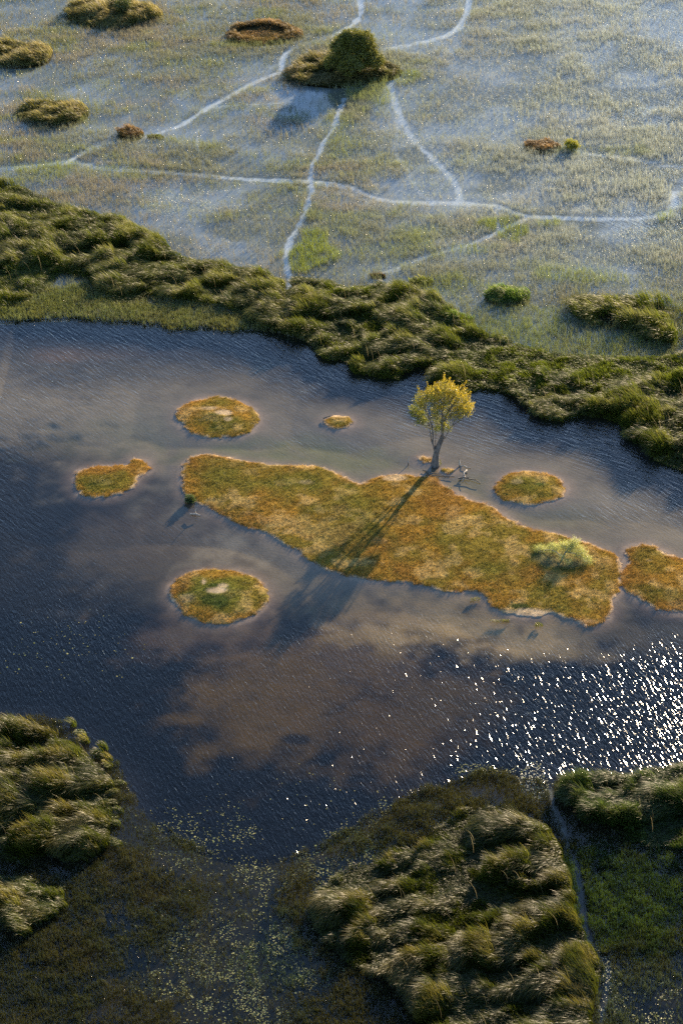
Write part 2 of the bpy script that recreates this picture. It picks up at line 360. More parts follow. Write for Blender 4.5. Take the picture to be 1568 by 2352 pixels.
    z=np.maximum(z,-.05-.09*np.clip(dI,0,9))
    z=np.where(up,-.22,z); z=np.where(lo,-.7,z)
    ch=chan(x,y)*up; c=mixc(c,(.42,.50,.56),ch*.95); c=mixc(c,(.10,.11,.10),chan(x,y,[CHN])*lo)  # upper channel beds painted pale blue to stand in for reflected sky
    # peat rises out of the water under the reed beds
    for p in REEDS+ri_poly:
        k=sdf(p,x,y); m=(1-sstep(-.6,-.05,k)); z=np.maximum(z, -.3+.42*m)*(m>0)+z*(m<=0); c=mixc(c,(.018,.016,.008),m*(k<0))
    far=(y>318)|(np.abs(x)>32); z=np.where(far,-.22,z); z=z+(fbm(x,y,1.5,14)-.5)*.05
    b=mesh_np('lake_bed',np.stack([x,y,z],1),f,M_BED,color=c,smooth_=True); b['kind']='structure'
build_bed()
def build_water():
    x,y,f=grid(axis(-32,32,.6,6000),axis(104,318,.6,6000))
    px,py=P(x,y); px=np.where(y>60,px,0); py=np.where(y>60,py,9999)
    dO=sdf(OPEN,x,y); inO=dO<0; dI=isl_sd(x,y)
    amp=.18+.95*sstep(0,6,dI)*(.75+.5*fbm(x,y,12,3))
    amp*=1-.45*blob(x,y,330,1100,330,190)-.0*px
    amp*=1-.5*blob(x,y,760,1380,300,60)
    amp*=.85+.25*sstep(700,1568,px)
    amp=np.where(inO,amp,np.where(py<900,.10+1.0*sstep(850,1500,px)*(.35+.65*fbm(x,y,10,6))+1.2*np.maximum(blob(x,y,1520,285,200,40),blob(x,y,1540,510,150,50)),.3+.5*np.exp(-np.clip(dO,0,50)/1.5)))
    wfar=(1-sstep(1150,1450,py)); wtree=blob(x,y,1250,950,520,170)
    o=mesh_np('water',np.stack([x,y,x*0],1),f,M_WATER,attrs={'wamp':amp,'wfar':wfar,'wtree':wtree},smooth_=True); o['kind']='structure'
build_water()

# ------------------------------------------------------------------ blades of grass and reed
WIND=math.atan2(-.25,-.97)
def blades(x, y, z, L, w, az, th0, bend, cb, ct, seg=3, face=None):
    """ribbons that rise from their root and bend over towards az; returns verts, faces, colours"""
    n=len(x); lev=seg+1
    t=np.linspace(0,1,lev); th=th0[:,None]+bend[:,None]*(t[None,:]**1.3)
    ds=L[:,None]/seg
    hx=np.concatenate([np.zeros((n,1)),np.cumsum(np.sin((th[:,1:]+th[:,:-1])/2)*ds,1)],1)
    hz=np.concatenate([np.zeros((n,1)),np.cumsum(np.cos((th[:,1:]+th[:,:-1])/2)*ds,1)],1)
    cx=x[:,None]+hx*np.cos(az)[:,None]; cy=y[:,None]+hx*np.sin(az)[:,None]; cz=z[:,None]+hz
    fa=RNG.uniform(0,math.pi,n) if face is None else face
    wv=w[:,None]*np.array([.8]+[1]*(seg-1)+[.12])[None,:]/2
    ox=np.cos(fa)[:,None]*wv; oy=np.sin(fa)[:,None]*wv
    V=np.empty((n,lev,2,3),np.float32)
    V[:,:,0,0]=cx-ox; V[:,:,0,1]=cy-oy; V[:,:,0,2]=cz; V[:,:,1,0]=cx+ox; V[:,:,1,1]=cy+oy; V[:,:,1,2]=cz
    b=(np.arange(n)*lev*2)[:,None]+(np.arange(seg)*2)[None,:]
    F=np.stack([b,b+1,b+3,b+2],-1).reshape(-1,4)
    tt=(t**1.5)[None,:,None,None]; C=cb[:,None,None,:]*(1-tt)+ct[:,None,None,:]*tt
    C=np.broadcast_to(C,(n,lev,2,3))
    return V.reshape(-1,3),F,C.reshape(-1,3)
def scatter(poly_, dens, pad=0):
    x0,y0=poly_.min(0)-pad; x1,y1=poly_.max(0)+pad
    n=int((x1-x0)*(y1-y0)*dens); x=RNG.uniform(x0,x1,n); y=RNG.uniform(y0,y1,n); return x,y
CREED={'mix':((.038,.060,.006),(.235,.225,.055),(.090,.108,.010)),'green':((.030,.062,.007),(.18,.21,.045),(.068,.112,.012)),'brown':((.065,.042,.012),(.19,.12,.055),(.09,.06,.018)),
 'lime':((.06,.085,.006),(.14,.16,.02),(.09,.11,.01)),'tan':((.050,.058,.012),(.23,.185,.075),(.11,.10,.025)),'gold':((.050,.062,.005),(.27,.22,.045),(.078,.098,.007)),'bush':((.036,.044,.010),(.21,.165,.07),(.085,.08,.022)),'ring':((.06,.04,.012),(.20,.13,.06),(.09,.065,.02))}
def reed_geo(poly_, dens, H, kind='mix', width=.035, clump=2.2, seed=0, hollow=.25, ring=None, edge=.5, keep=None, seg=4, low=None, gain=1.0):
    x,y=scatter(poly_,dens,.3)
    d=sdf(poly_,x,y)+(fbm(x,y,1.0,seed+3,3)-.5)*1.2*edge
    m=d<0
    if ring is not None:
        rx,ry,rr=ring
    x,y,d=x[m],y[m],d[m]
    if keep is not None:
        k=RNG.random(len(x))<keep(x,y); x,y,d=x[k],y[k],d[k]
    e=.15
    # crescent-like clumps drawn out along the wind
    def hf(x,y):
        u=x*math.cos(.25)+y*math.sin(.25); v=-x*math.sin(.25)+y*math.cos(.25)
        wu=(fbm(x,y,1.7,seed+31,3)-.5)*1.6; wv=(fbm(x,y,1.7,seed+37,3)-.5)*1.3
        return fbm((u+wu)*.55,(v+wv)*1.25,clump*1.1,seed+11,4,.5)
    n0=hf(x,y); gx=(hf(x+e,y)-n0)/e; gy=(hf(x,y+e)-n0)/e
    k=sstep(.30,.62,n0)
    lowk=low(x,y) if low is not None else np.zeros(len(x))
    k=k*(1-.92*lowk); fine=fbm(x,y,.55,seed+21,2)
    L=H*(hollow+(1.12-hollow)*k)*(.72+.5*fine)*(.62+.38*sstep(0,1.0,-d))*RNG.uniform(.8,1.15,len(x))
    if ring is not None: L=L*np.where((((x-rx)/rr[0])**2+((y-ry)/rr[1])**2+(fbm(x,y,1,seed,2)-.5)*.3)<1,.22,1)
    az=WIND+(fbm(x,y,4,seed+5,2)-.5)*1.7+RNG.normal(0,.28,len(x))
    hx=np.cos(az)-gx*.55; hy=np.sin(az)-gy*.55; az=np.arctan2(hy,hx)
    bn=fbm(x,y,1.6,seed+7,2)
    th0=RNG.normal(.12,.1,len(x)); bend=.8+1.9*sstep(.3,.7,bn)+RNG.normal(0,.2,len(x)); bend=np.clip(bend,.15,2.4)
    c0,c1,c2=[np.array(v) for v in CREED[kind]]
    q=sstep(.35,.65,fbm(x,y,2.8,seed+9,3)); r=RNG.uniform(.7,1.3,(len(x),1))
    r=r*gain; cb=mixc(c0,c2,q)*r
    pl=np.clip(sstep(.35,.7,fbm(x,y,1.3,seed+15,3))*.9+RNG.normal(0,.18,len(x)),0,1)*sstep(.25,.7,k)
    ct=mixc(c2,c1,pl)*r
    cb=mixc(cb,np.array((.075,.10,.008))*r,lowk); ct=mixc(ct,np.array((.12,.15,.012))*r,lowk)
    w=width*RNG.uniform(.6,1.3,len(x))
    return blades(x,y,np.full(len(x),.02),L,w,az,th0,bend,cb,ct,seg)
def join(parts):
    V=[];F=[];C=[];n=0
    for v,f,c in parts: V.append(v);F.append(f+n);C.append(c);n+=len(v)
    return np.concatenate(V),np.concatenate(F),np.concatenate(C)
def strands(poly_, n, H, seed=0):
    """long pale seed heads standing above the reeds"""
    x,y=scatter(poly_,n); m=sdf(poly_,x,y)<-.3; x,y=x[m],y[m]; k=len(x)
    az=WIND+RNG.normal(0,.4,k); c=np.tile((.30,.26,.14),(k,1))*RNG.uniform(.8,1.2,(k,1))
    return blades(x,y,np.full(k,.5),H*RNG.uniform(.9,1.15,k),np.full(k,.014),az,np.full(k,.05),RNG.uniform(.3,1.0,k),c*.5,c,4)
def reed_bed(name, poly_, dens, H, kind, width, label, seed, **kw):
    parts=[reed_geo(poly_,dens,H,kind,width,seed=seed,**kw), strands(poly_,.14,H*.95,seed)]
    V,F,C=join(parts); o=mesh_np(name,V,F,M_REED,color=C); return tag(o,label,'reeds',None,'stuff')
chw=lambda x,y:1-.95*chan(x,y,[CH[0],CH[8]])
reed_bed('reed_belt',BAND,160,1.75,'mix',.032,'wide belt of windswept reeds along the far shore of the lagoon',101,clump=2.1,hollow=.36,gain=.85,keep=chw,low=lambda x,y:np.maximum(np.maximum(blob(x,y,1340,838,340,52,(fbm(x,y,2,3)-.5)*1.4),.8*blob(x,y,1050,745,90,30)),np.maximum(.7*blob(x,y,800,670,120,16),.8*blob(x,y,80,640,90,30,(fbm(x,y,2,4)-.5)*1.2))))
reed_bed('reed_patch',RPATCH,85,1.9,'mix',.042,'loose reed patch at the right edge between marsh and reed belt',131,clump=2.4,hollow=.12,keep=lambda x,y:sstep(.36,.5,fbm(x,y,2.4,55)))
reed_bed('reed_bed',RLEFT,280,1.95,'gold',.026,'tall golden reed bed on the left shore',151,clump=2.1,gain=.65)
reed_bed('reed_bed',RLEFT2,280,1.9,'gold',.026,'pale reed clump at the lower left, below the golden reed bed',161,clump=2.0,gain=.8)
reed_bed('reed_bed',RMID,290,1.9,'gold',.026,'large combed reed bed left of the narrow near channel',171,clump=2.2,gain=.6)
reed_bed('reed_bed',RRIGHT,280,1.9,'green',.026,'reed bed right of the narrow near channel at the frame edge',181,clump=2.2,gain=.6)

# isolated edge tufts by the left reed bed
for i,(a,b) in enumerate([(171,1666),(189,1688),(198,1706),(252,1747),(254,1765),(245,1792),(279,1803),(268,1822),(265,1848),(262,1880),(268,1896),(270,1942),(241,1722),(232,1738),(276,1868)]):
    gx,gy=G(a,b); gx=float(gx);gy=float(gy); t=ell(a,b,RNG.uniform(8,13),RNG.uniform(5,8),12,.1,i)
    V,F,C=reed_geo(t,330,1.25,'gold',.028,seed=300+i,hollow=.8,edge=.2)
    o=mesh_np('reed_tuft',V-np.array([gx,gy,0]),F,M_REED,color=C); o.location=(gx,gy,0)
    tag(o,'small golden reed tuft standing in the water off the left reed bed','reeds','golden tufts off the left reed bed')

# reed islets
for i,(a,pp) in enumerate(zip(RI,ri_poly)):
    gx,gy=G(a[0],a[1]); root=empty('reed_islet' if a[2]>50 else 'reed_clump',(float(gx),float(gy),0)); tag(root,a[6],'reed islet' if a[2]>50 else 'reed clump')
    kw={}; kind=a[5]
    if kind=='ring':
        ex,_=G(a[0]+a[2],a[1]); _,ey=G(a[0],a[1]-a[3]); kw['ring']=(float(gx),float(gy),(float(ex-gx)*.72,float(ey-gy)*.60))
    V,F,C=reed_geo(pp,100 if a[4]>.6 else 160,a[4],kind,.045,seed=400+17*i,hollow=.6 if kind!='bush' else .45,clump=2.4,edge=.35,gain=1.5,**kw)
    mesh_np('reeds',V,F,M_REED,root,color=C)
    n=20; ang=np.linspace(0,2*math.pi,len(pp),endpoint=False); cc=np.array([gx,gy]); V=[[gx,gy,.12]]
    for s,z in ((.5,.12),(.9,.06),(1.0,-.25)):
        V+= [[*(cc+(p-cc)*s),z] for p in pp]
    m=len(pp); F3=np.array([[0,1+j,1+(j+1)%m] for j in range(m)]); F4=np.array([[1+k*m+j,1+(k+1)*m+j,1+(k+1)*m+(j+1)%m,1+k*m+(j+1)%m] for k in range(2) for j in range(m)])
    mesh_np('peat_mound',np.array(V),[F3,F4],M_SOIL,root,color=np.tile((.03,.026,.012),(len(V),1)))

# ------------------------------------------------------------------ marsh grass
def field(name, x0p, y0p, x1p, y1p, dens, tuft, density, colour, hgt, width, mat, label, cat, seg=1, bend=(.0,.5)):
    """tufts of short blades over the ground seen between two photo rows"""
    _,ya=G(784,y1p); _,yb=G(784,y0p); _,_=0,0
    xa=float(G(x0p,y0p)[0]); xb=float(G(x1p,y0p)[0]); n=int((xb-xa)*(yb-ya)*dens)
    x=RNG.uniform(xa,xb,n); y=RNG.uniform(float(ya),float(yb),n); px,py=P(x,y)
    m=(px>x0p)&(px<x1p); x,y=x[m],y[m]
    k=RNG.random(len(x))<density(x,y); x,y=x[k],y[k]
    c0,c1=colour(x,y); h=hgt(x,y)
    x=np.repeat(x,tuft)+RNG.normal(0,.07,len(x)*tuft); y=np.repeat(y,tuft)+RNG.normal(0,.07,len(y)*tuft)
    c0=np.repeat(c0,tuft,0); c1=np.repeat(c1,tuft,0); h=np.repeat(h,tuft)*RNG.uniform(.6,1.2,len(x))
    r=RNG.uniform(.75,1.25,(len(x),1))
    V,F,C=blades(x,y,np.full(len(x),-.02),h,width*RNG.uniform(.6,1.3,len(x)),WIND+RNG.normal(0,1.2,len(x)),np.abs(RNG.normal(0,.22,len(x))),RNG.uniform(*bend,len(x)),c0*r,c1*r,seg)
    o=mesh_np(name,V,F,mat,color=C); tag(o,label,cat,None,'stuff'); print(name,len(F)); return o
GREEN=[(712,575,50,42,1.0),(1185,525,70,22,1.0),(1240,515,40,12,.8),(110,378,90,12,.8),(250,385,110,10,.5),(830,225,70,40,.7),(780,300,40,80,.4),(930,540,50,80,.45),(1600,495,60,20,1.0),(1340,630,80,18,.7),
 (1050,655,90,30,.6),(1150,760,180,50,.8),(1450,790,160,40,.7),(290,370,60,16,.4),(900,185,50,20,.6),(1400,345,120,12,.4),(900,600,120,40,.35),(1060,575,40,10,.7),(230,250,60,22,.5),(950,170,25,12,.8),(60,400,120,25,.6)]
def green_map(x,y):
    g=np.zeros(len(x)); W=(fbm(x,y,2.6,61,4)-.5)*2.6
    for a,b,rx,ry,k in GREEN: g=np.maximum(g,k*.9*blob(x,y,a,b,rx,ry,W))
    return g
BARE=[(740,225,110,35,.8),(420,465,110,35,.5),(1480,275,110,18,.75),(1300,255,160,18,.45),(1450,520,170,22,.55),(1540,400,60,40,.7),(820,350,50,22,.45),(560,205,120,60,.2),(250,65,140,22,.35),(1000,740,60,20,.3),(1250,700,60,60,.55),(1400,740,40,20,.3),
 (40,185,110,20,.4),(90,290,110,12,.35),(380,205,160,50,.25),(660,280,120,50,.25),(1200,170,200,60,.2),(1500,80,200,60,.3),(870,445,120,14,.5),(1200,420,200,30,.3)]
def marsh_density(x,y):
    px,py=P(x,y)
    ok=(sdf(OPEN,x,y)>.2)
    for p in [BAND]: ok&=(sdf(p,x,y)>-.8)
    d=.16+.75*sstep(.32,.66,fbm(x,y,9,71,4))*1.0
    st=fbm(x*.35,y,1.1,73,3); d*=.55+.9*sstep(.35,.65,st)
    W=(fbm(x,y,3,75)-.5)*1.3
    for a,b,rx,ry,k in BARE: d*=1-k*blob(x,y,a,b,rx,ry,W)
    d*=1-.25*sstep(900,1568,px)*(1-sstep(480,640,py))
    d=np.maximum(d,green_map(x,y)*1.05)
    d=np.maximum(d,.75*sstep(560,720,py))
    d*=1-.97*chan(x,y)
    for p in ri_poly[:-4]: d*=(sdf(p,x,y)>-.3)
    return d*ok
def marsh_colour(x,y):
    g=green_map(x,y); n=fbm(x,y,8,81,3); n2=fbm(x*.4,y,2,83,3); px,py=P(x,y)
    c=mixc((.100,.105,.060),(.118,.108,.066),sstep(.4,.65,n)); c=mixc(c,(.10,.115,.03),sstep(.45,.7,n2)*.7)
    c=mixc(c,(.19,.21,.18),sstep(600,1500,px)*(1-sstep(480,720,py))*.8); c=mixc(c,(.10,.125,.010),g); c=mixc(c,(.07,.085,.02),sstep(600,760,py)*.6)  # grass painted paler to the far right, a silvery glare put into colour
    return c*1.25, c*2.0
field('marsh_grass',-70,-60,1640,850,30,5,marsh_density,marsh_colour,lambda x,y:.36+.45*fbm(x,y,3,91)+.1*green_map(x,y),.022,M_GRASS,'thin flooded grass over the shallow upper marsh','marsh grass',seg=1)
# pale specks: floating leaves and flowers, and water glitter put into their colour
def fleck_density(x,y):
    px,py=P(x,y); d=.06+.55*sstep(650,1500,px)*(.3+.7*fbm(x,y,9,201)); W=(fbm(x,y,2.5,203,4)-.5)*2
    for a,b,rx,ry,k in [(420,465,120,32,.9),(620,425,220,26,.5),(1480,275,130,20,1),(1480,520,200,30,1),(1540,400,60,60,.9),(970,330,60,90,.5),(1250,440,240,40,.6),(1300,560,220,40,.5),(820,240,40,30,.3),(1100,230,200,40,.4),(1450,720,120,40,.4),(600,260,200,60,.12)]: d=np.maximum(d,k*blob(x,y,a,b,rx,ry,W))
    c=chan(x,y); d=np.maximum(d*(1-c),.9*(4*c*(1-c))*(.3+.7*sstep(500,1300,px)))
    d*=sstep(.35,.6,fbm(x*.5,y,1.4,205,3))
    return d*(sdf(OPEN,x,y)>.3)*(sdf(BAND,x,y)>.3)
def flecks():
    _,ya=G(784,800); _,yb=G(784,-40); n=int(100*float(yb-ya)*60); x=RNG.uniform(-50,50,n); y=RNG.uniform(float(ya),float(yb),n)
    px,_=P(x,y); m=(px>-60)&(px<1630); x,y=x[m],y[m]; k=RNG.random(len(x))<fleck_density(x,y); x,y=x[k],y[k]
    a=np.arange(5)[None,:]*1.2566+RNG.uniform(0,6,len(x))[:,None]; r=RNG.uniform(.018,.045,len(x))[:,None]; tl=RNG.normal(0,.35,(len(x),2))
    V=np.stack([x[:,None]+r*np.cos(a),y[:,None]+r*np.sin(a),.05+r*(np.cos(a)*tl[:,:1]+np.sin(a)*tl[:,1:])],-1).reshape(-1,3)
    c=mixc((.30,.34,.14),(.70,.70,.52),RNG.random(len(x))); o=mesh_np('leaf_glitter_specks',V,np.arange(len(x)*5).reshape(-1,5),M_FLECK,color=np.repeat(c,5,0))
    tag(o,'pale specks of floating leaves, flowers and painted glitter between the marsh grass','floating leaves',None,'stuff'); print('flecks',len(x))
flecks()
# green fringe before the left half of the belt
field('fringe_grass',-90,640,640,775,60,4,lambda x,y:(sdf(FRINGE,x,y)<(fbm(x,y,1.2,3)-.5)*3)*(sdf(BAND,x,y)>-.2)*(1.1-sstep(-2.5,.5,sdf(FRINGE,x,y))*.8)*(.4+fbm(x,y,1.5,8)),
  lambda x,y:(mixc((.05,.075,.02),(.10,.10,.02),fbm(x,y,3,4)),mixc((.09,.13,.025),(.16,.15,.03),fbm(x,y,3,4))),lambda x,y:.35+.3*fbm(x,y,2,5),.03,M_GRASS,'low green grass standing in the water along the left part of the reed belt','marsh grass',seg=2)
# near sedge and meadow
def near_density(x,y):
    px,py=P(x,y); ok=(sdf(OPEN,x,y)>(fbm(x,y,1.5,31)-.5)*2)
    d=.7*sstep(.3,.58,fbm(x,y,2.5,33))+.12
    W=(fbm(x,y,2.5,35)-.5)*1.2
    for a,b,rx,ry,k in [(720,2000,170,70,.9),(500,2000,170,70,.7),(540,2200,230,150,.8),(270,2230,160,60,.7),(520,2330,200,60,.7),(1480,2300,120,120,.6)]: d*=1-k*blob(x,y,a,b,rx,ry,W)
    for a,b,rx,ry,k in [(150,2200,190,90,.9),(60,2300,140,80,.8),(330,2060,120,70,.75),(1110,1795,85,28,.9),(1420,2080,150,200,.85),(1300,2000,30,120,1),(850,2300,110,70,.7),(690,2080,50,130,.6),(230,1700,50,60,.3)]: d=np.maximum(d,k*blob(x,y,a,b,rx,ry,W))
    d*=1-.97*chan(x,y,[CHN]); px2=1.0*(px<1315)
    for p in REEDS[2:]: d*=(sdf(p,x,y)>-.4)
    return d*ok
def near_colour(x,y):
    px,py=P(x,y); n=fbm(x,y,3,41,3)
    c=mixc((.035,.042,.010),(.043,.044,.010),sstep(.4,.6,n)); W=(fbm(x,y,2.5,43)-.5)*1.2
    c=mixc(c,mixc((.022,.045,.006),(.045,.078,.008),sstep(.35,.65,fbm(x,y,1.2,47,3))),blob(x,y,1430,2060,190,150,W)); c=mixc(c,(.06,.08,.03),blob(x,y,1500,2300,160,90,W)*.8)
    c=mixc(c,(.04,.07,.03),blob(x,y,620,2200,90,90,W)*.8)
    return c*.45,c*1.0
field('sedge',-90,1640,1700,2420,90,5,near_density,near_colour,lambda x,y:.12+.55*fbm(x,y,1.1,45,3)**1.3,.02,M_GRASS,'short dark sedge and meadow grass in the flooded foreground','sedge',seg=2)

# ------------------------------------------------------------------ lily pads
def pad_density(x,y):
    px,py=P(x,y); W=(fbm(x,y,1.6,51,4)-.5)*1.6; d=np.zeros(len(x))
    for a,b,rx,ry,k in [(560,2210,250,180,.55),(640,2010,180,50,.5),(760,1980,120,50,.8),(850,1920,120,45,.8),(960,1860,100,40,.6),(450,1930,160,80,.25),(1225,1800,38,42,1.6),(1130,1770,110,16,.6),(560,2320,140,60,.9),
        (1480,2290,100,90,.35),(1400,2260,16,90,.7),(400,1980,120,50,.3),(640,2120,60,90,.6),(500,2150,60,120,.5)]: d=np.maximum(d,k*blob(x,y,a,b,rx,ry,W*.6))
    d*=.2+1.3*sstep(.42,.62,fbm(x,y,1.3,53,4))
    ch=smooth(poly([(650,2000),(625,2060),(612,2120),(600,2180),(610,2240),(625,2300),(630,2400)]),2)
    d*=sstep(.1,.45,linedist(ch,x,y))
    for p in REEDS[2:]: d*=(sdf(p,x,y)>0)
    d=np.maximum(d,.8*chan(x,y,[CHN])*sstep(2150,2230,py)); d=np.maximum(d,.9*blob(x,y,1228,1800,40,48,W*.4))
    d=np.maximum(d,.035*blob(x,y,150,1490,190,80,W)); d=np.maximum(d,.02*blob(x,y,700,1850,300,80,W)); return d
def pad_geo(x,y,r,n=7):
    k=len(x); a=np.linspace(0.25,2*math.pi-.25,n)[None,:]+RNG.uniform(0,6.28,k)[:,None]
    tx=RNG.normal(0,.07,k)[:,None]; ty=RNG.normal(0,.07,k)[:,None]
    V=np.empty((k,n+1,3)); V[:,0]=np.stack([x,y,np.full(k,.012)],1)
    V[:,1:,0]=x[:,None]+r[:,None]*np.cos(a); V[:,1:,1]=y[:,None]+r[:,None]*np.sin(a); V[:,1:,2]=.012+r[:,None]*(np.cos(a)*tx+np.sin(a)*ty)+.01
    b=(np.arange(k)*(n+1))[:,None]; j=np.arange(1,n)[None,:]
    F=np.stack([np.broadcast_to(b,(k,n-1)),b+j,b+j+1],-1).reshape(-1,3); return V,F
_,ya=G(784,2440); _,yb=G(784,1380); n=int(56*(float(yb)-float(ya))*48)
x=RNG.uniform(-28,28,n); y=RNG.uniform(float(ya),float(yb),n); px,py=P(x,y); m=(px>-60)&(px<1630); x,y=x[m],y[m]
k=RNG.random(len(x))<pad_density(x,y); x,y=x[k],y[k]
r=RNG.uniform(.02,.05,len(x)); px,py=P(x,y); r=np.where(RNG.random(len(x))<.12,r*1.45,r)
order=np.argsort(-r*(1/np.hypot(y,CAM_H))); big=[i for i in order[:1500] if 0<px[i]<1568 and 0<py[i]<2352][:300]; sel=np.zeros(len(x),bool); sel[big]=True
def padc(n,x=None,y=None):
    c=mixc((.12,.15,.035),(.34,.33,.12),RNG.random(n))*RNG.uniform(.6,1.2,(n,1))
    if x is not None: c=mixc(c,(.62,.60,.42),.85*np.maximum(blob(x,y,1225,1800,60,60),.7*blob(x,y,1385,2270,30,90)))
    return c
V,F=pad_geo(x[~sel],y[~sel],r[~sel]); c=np.repeat(padc((~sel).sum(),x[~sel],y[~sel]),V.shape[1],0)
tag(mesh_np('lily_pads',V.reshape(-1,3),F,M_PAD,color=c),'floating mat of tiny lily pads over the near water','lily pads',None,'stuff'); print('pads',len(V))
protos=[]
for i in range(10):
    V,F=pad_geo(np.zeros(1),np.zeros(1),np.ones(1),10); V=V.reshape(-1,3)*np.array([1,1,1.0]); V[:,2]-=.012
    c=np.repeat(padc(1),len(V),0); o=mesh_np('lily_pad',V,F,M_PAD,color=c); protos.append(o)
LP='round yellow green lily pad floating among smaller pads on the near water'
for q,i in enumerate(big):
    o=protos[q] if q<10 else protos[q%10].copy()
    if q>=10: COL.objects.link(o)
    o.location=(x[i],y[i],.014); o.scale=(r[i]*1.1,)*3; o.rotation_euler=(0,0,random.uniform(0,6.28)); tag(o,LP,'lily pad','larger lily pads on the near water')

# ------------------------------------------------------------------ grassy islets
def islet(name, pl, label, hgt, sand, greens, seed, cat='islet', grass=95, rust=.5, step=.14, dark=()):
    cx,cy=pl.mean(0); root=empty(name,(float(cx),float(cy),0)); tag(root,label,cat)
    x0,y0=pl.min(0)-.5; x1,y1=pl.max(0)+.5
    x1=min(x1,34)
    X,Y,F=grid(np.arange(x0,x1,step),np.arange(y0,y1,step))
    def dd(x,y): return sdf(pl,x,y)+(fbm(x,y,.5,seed,3)-.5)*.55+(fbm(x,y,2.2,seed+1,2)-.5)*.7
    def height(x,y,d):
        i=np.clip(-d,0,None); return hgt*(1-np.exp(-i/2.8))*(.7+.6*fbm(x,y,2.5,seed+2,3))+.02*sstep(0,.3,i)-.9*np.clip(d,0,None)
    def colour(x,y,d):
        i=-d; W=(fbm(x,y,1.2,seed+4,3)-.5)*1.0
        base=mixc((.27,.165,.032),(.19,.15,.03),sstep(.35,.62,fbm(x,y,3.4,seed+5,3)))
        pale=sstep(.5,.68,fbm(x,y,1.6,seed+6,4)); base=mixc(base,(.46,.34,.14),pale*.6)
        brn=sstep(.52,.7,fbm(x,y,4.5,seed+8,3)); base=mixc(base,(.20,.105,.03),brn*.45)
        for a,b,rx,ry,kk in greens: base=mixc(base,(.10,.115,.022),blob(x,y,a,b,rx,ry,W)*kk*.75)
        for a,b,rx,ry,kk in dark: base=mixc(base,(.05,.075,.02),blob(x,y,a,b,rx,ry,W)*kk)
        base=mixc(base,(.25,.12,.028),(1-sstep(.1,.9,i))*rust*(.2+.8*sstep(.35,.65,fbm(x,y,1.5,seed+14,3))))
        s=np.zeros(len(x))
        for a,b,rx,ry,kk in sand: s=np.maximum(s,blob(x,y,a,b,rx,ry,W)*kk)
        base=mixc(base,(.46,.37,.25),s*.9)
        rim=(1-sstep(.0,.3,i))*sstep(.35,.6,fbm(x,y,.7,seed+12,2)); base=mixc(base,(.50,.40,.30),rim*.7)
        base=base*(.55+.9*fbm(x,y,.42,seed+16,3))[:,None]*.97
        base=np.where((i<-.02)[:,None],np.array((.17,.14,.11)),base)
        return base,s,rim
    d=dd(X,Y); Z=height(X,Y,d); c,s,rim=colour(X,Y,d); keep=(d[F]<.45).any(1); F=F[keep]
    used=np.unique(F); mp=np.full(len(X),-1); mp[used]=np.arange(len(used)); F=mp[F]
    mesh_np('soil_mound',np.stack([X,Y,Z],1)[used],F,M_SOIL,root,color=(c*np.array([.8,.78,.75]))[used],smooth_=True)
    x,y=scatter(pl,grass,.8); x=x.clip(-40,34); d=dd(x,y); c,s,rim=colour(x,y,d)
    k=(d<-.03+.9*RNG.random(len(x))**4)&(RNG.random(len(x))>s*.92)&(RNG.random(len(x))>rim*.55); x,y,d,c=x[k],y[k],d[k],c[k]; c=np.where((d>0)[:,None],np.array((.24,.13,.04)),c); z=height(x,y,d)
    t=4; g=fbm(x,y,.8,seed+9,2); tx=RNG.random(len(x))
    L=(.07+.14*g)*(1+.7*(tx>.93)); rp=lambda a:np.repeat(a,t,0)
    col=rp(c)*RNG.uniform(.65,1.4,(len(x)*t,1)); xx=rp(x)+RNG.normal(0,.05,len(x)*t); yy=rp(y)+RNG.normal(0,.05,len(x)*t)
    V,F,C=blades(xx,yy,rp(z)-.01,rp(L)*RNG.uniform(.6,1.3,len(xx)),.028*RNG.uniform(.6,1.4,len(xx)),RNG.uniform(0,6.28,len(xx)),np.abs(RNG.normal(.3,.3,len(xx))),RNG.uniform(.2,.9,len(xx)),col*.9,col*1.25,1)
    mesh_np('turf',V,F,M_TURF,root,color=C); print(name,len(F))
islet('grassy_island',MAIN,'long rust and straw coloured grassy island beside the lone tree',.15,
  [(905,1098,28,8,.75),(700,1110,22,8,.4),(1215,1412,60,13,.95),(1160,1405,30,8,.6),(1320,1428,40,6,.5),(1290,1288,60,22,.3)],
  [(560,1090,170,40,.55),(700,1108,60,22,.7),(830,1130,80,30,.5),(790,1205,110,60,.5),(1290,1290,75,32,.9),(1245,1268,35,22,1.0),(1110,1310,90,14,.5),(1225,1365,60,12,.3),(880,1180,80,40,.3),(1010,1260,60,60,.2)],500,
  dark=[(1290,1300,50,14,.5),(1190,1395,30,7,.9),(1120,1360,30,8,.4)])
islet('grassy_island',EASTI,'brown grassy island running off the right edge',.2,[(1490,1290,8,3,.3)],[(1500,1290,60,30,.5),(1545,1370,60,18,.6)],530,rust=.7)
islet('grassy_islet',ISL_A,'round grassy islet with sandy patches, far left of the small round islet',.34,[(515,953,24,7,1.0),(482,942,22,5,.7),(524,967,10,5,.7)],[(490,975,70,22,.6),(540,930,40,12,.4)],540,dark=[(490,958,18,5,.6)])
islet('grassy_islet',ISL_B,'tiny straw topped islet between the large round islet and the tree',.25,[(778,957,25,4,.8)],[(775,975,25,7,.7)],550,rust=.35)
islet('grassy_islet',ISL_C,'oval grassy islet with a small round lobe on its right, nearest the left edge',.25,[],[(240,1108,75,26,.85),(225,1125,50,14,.5)],560)
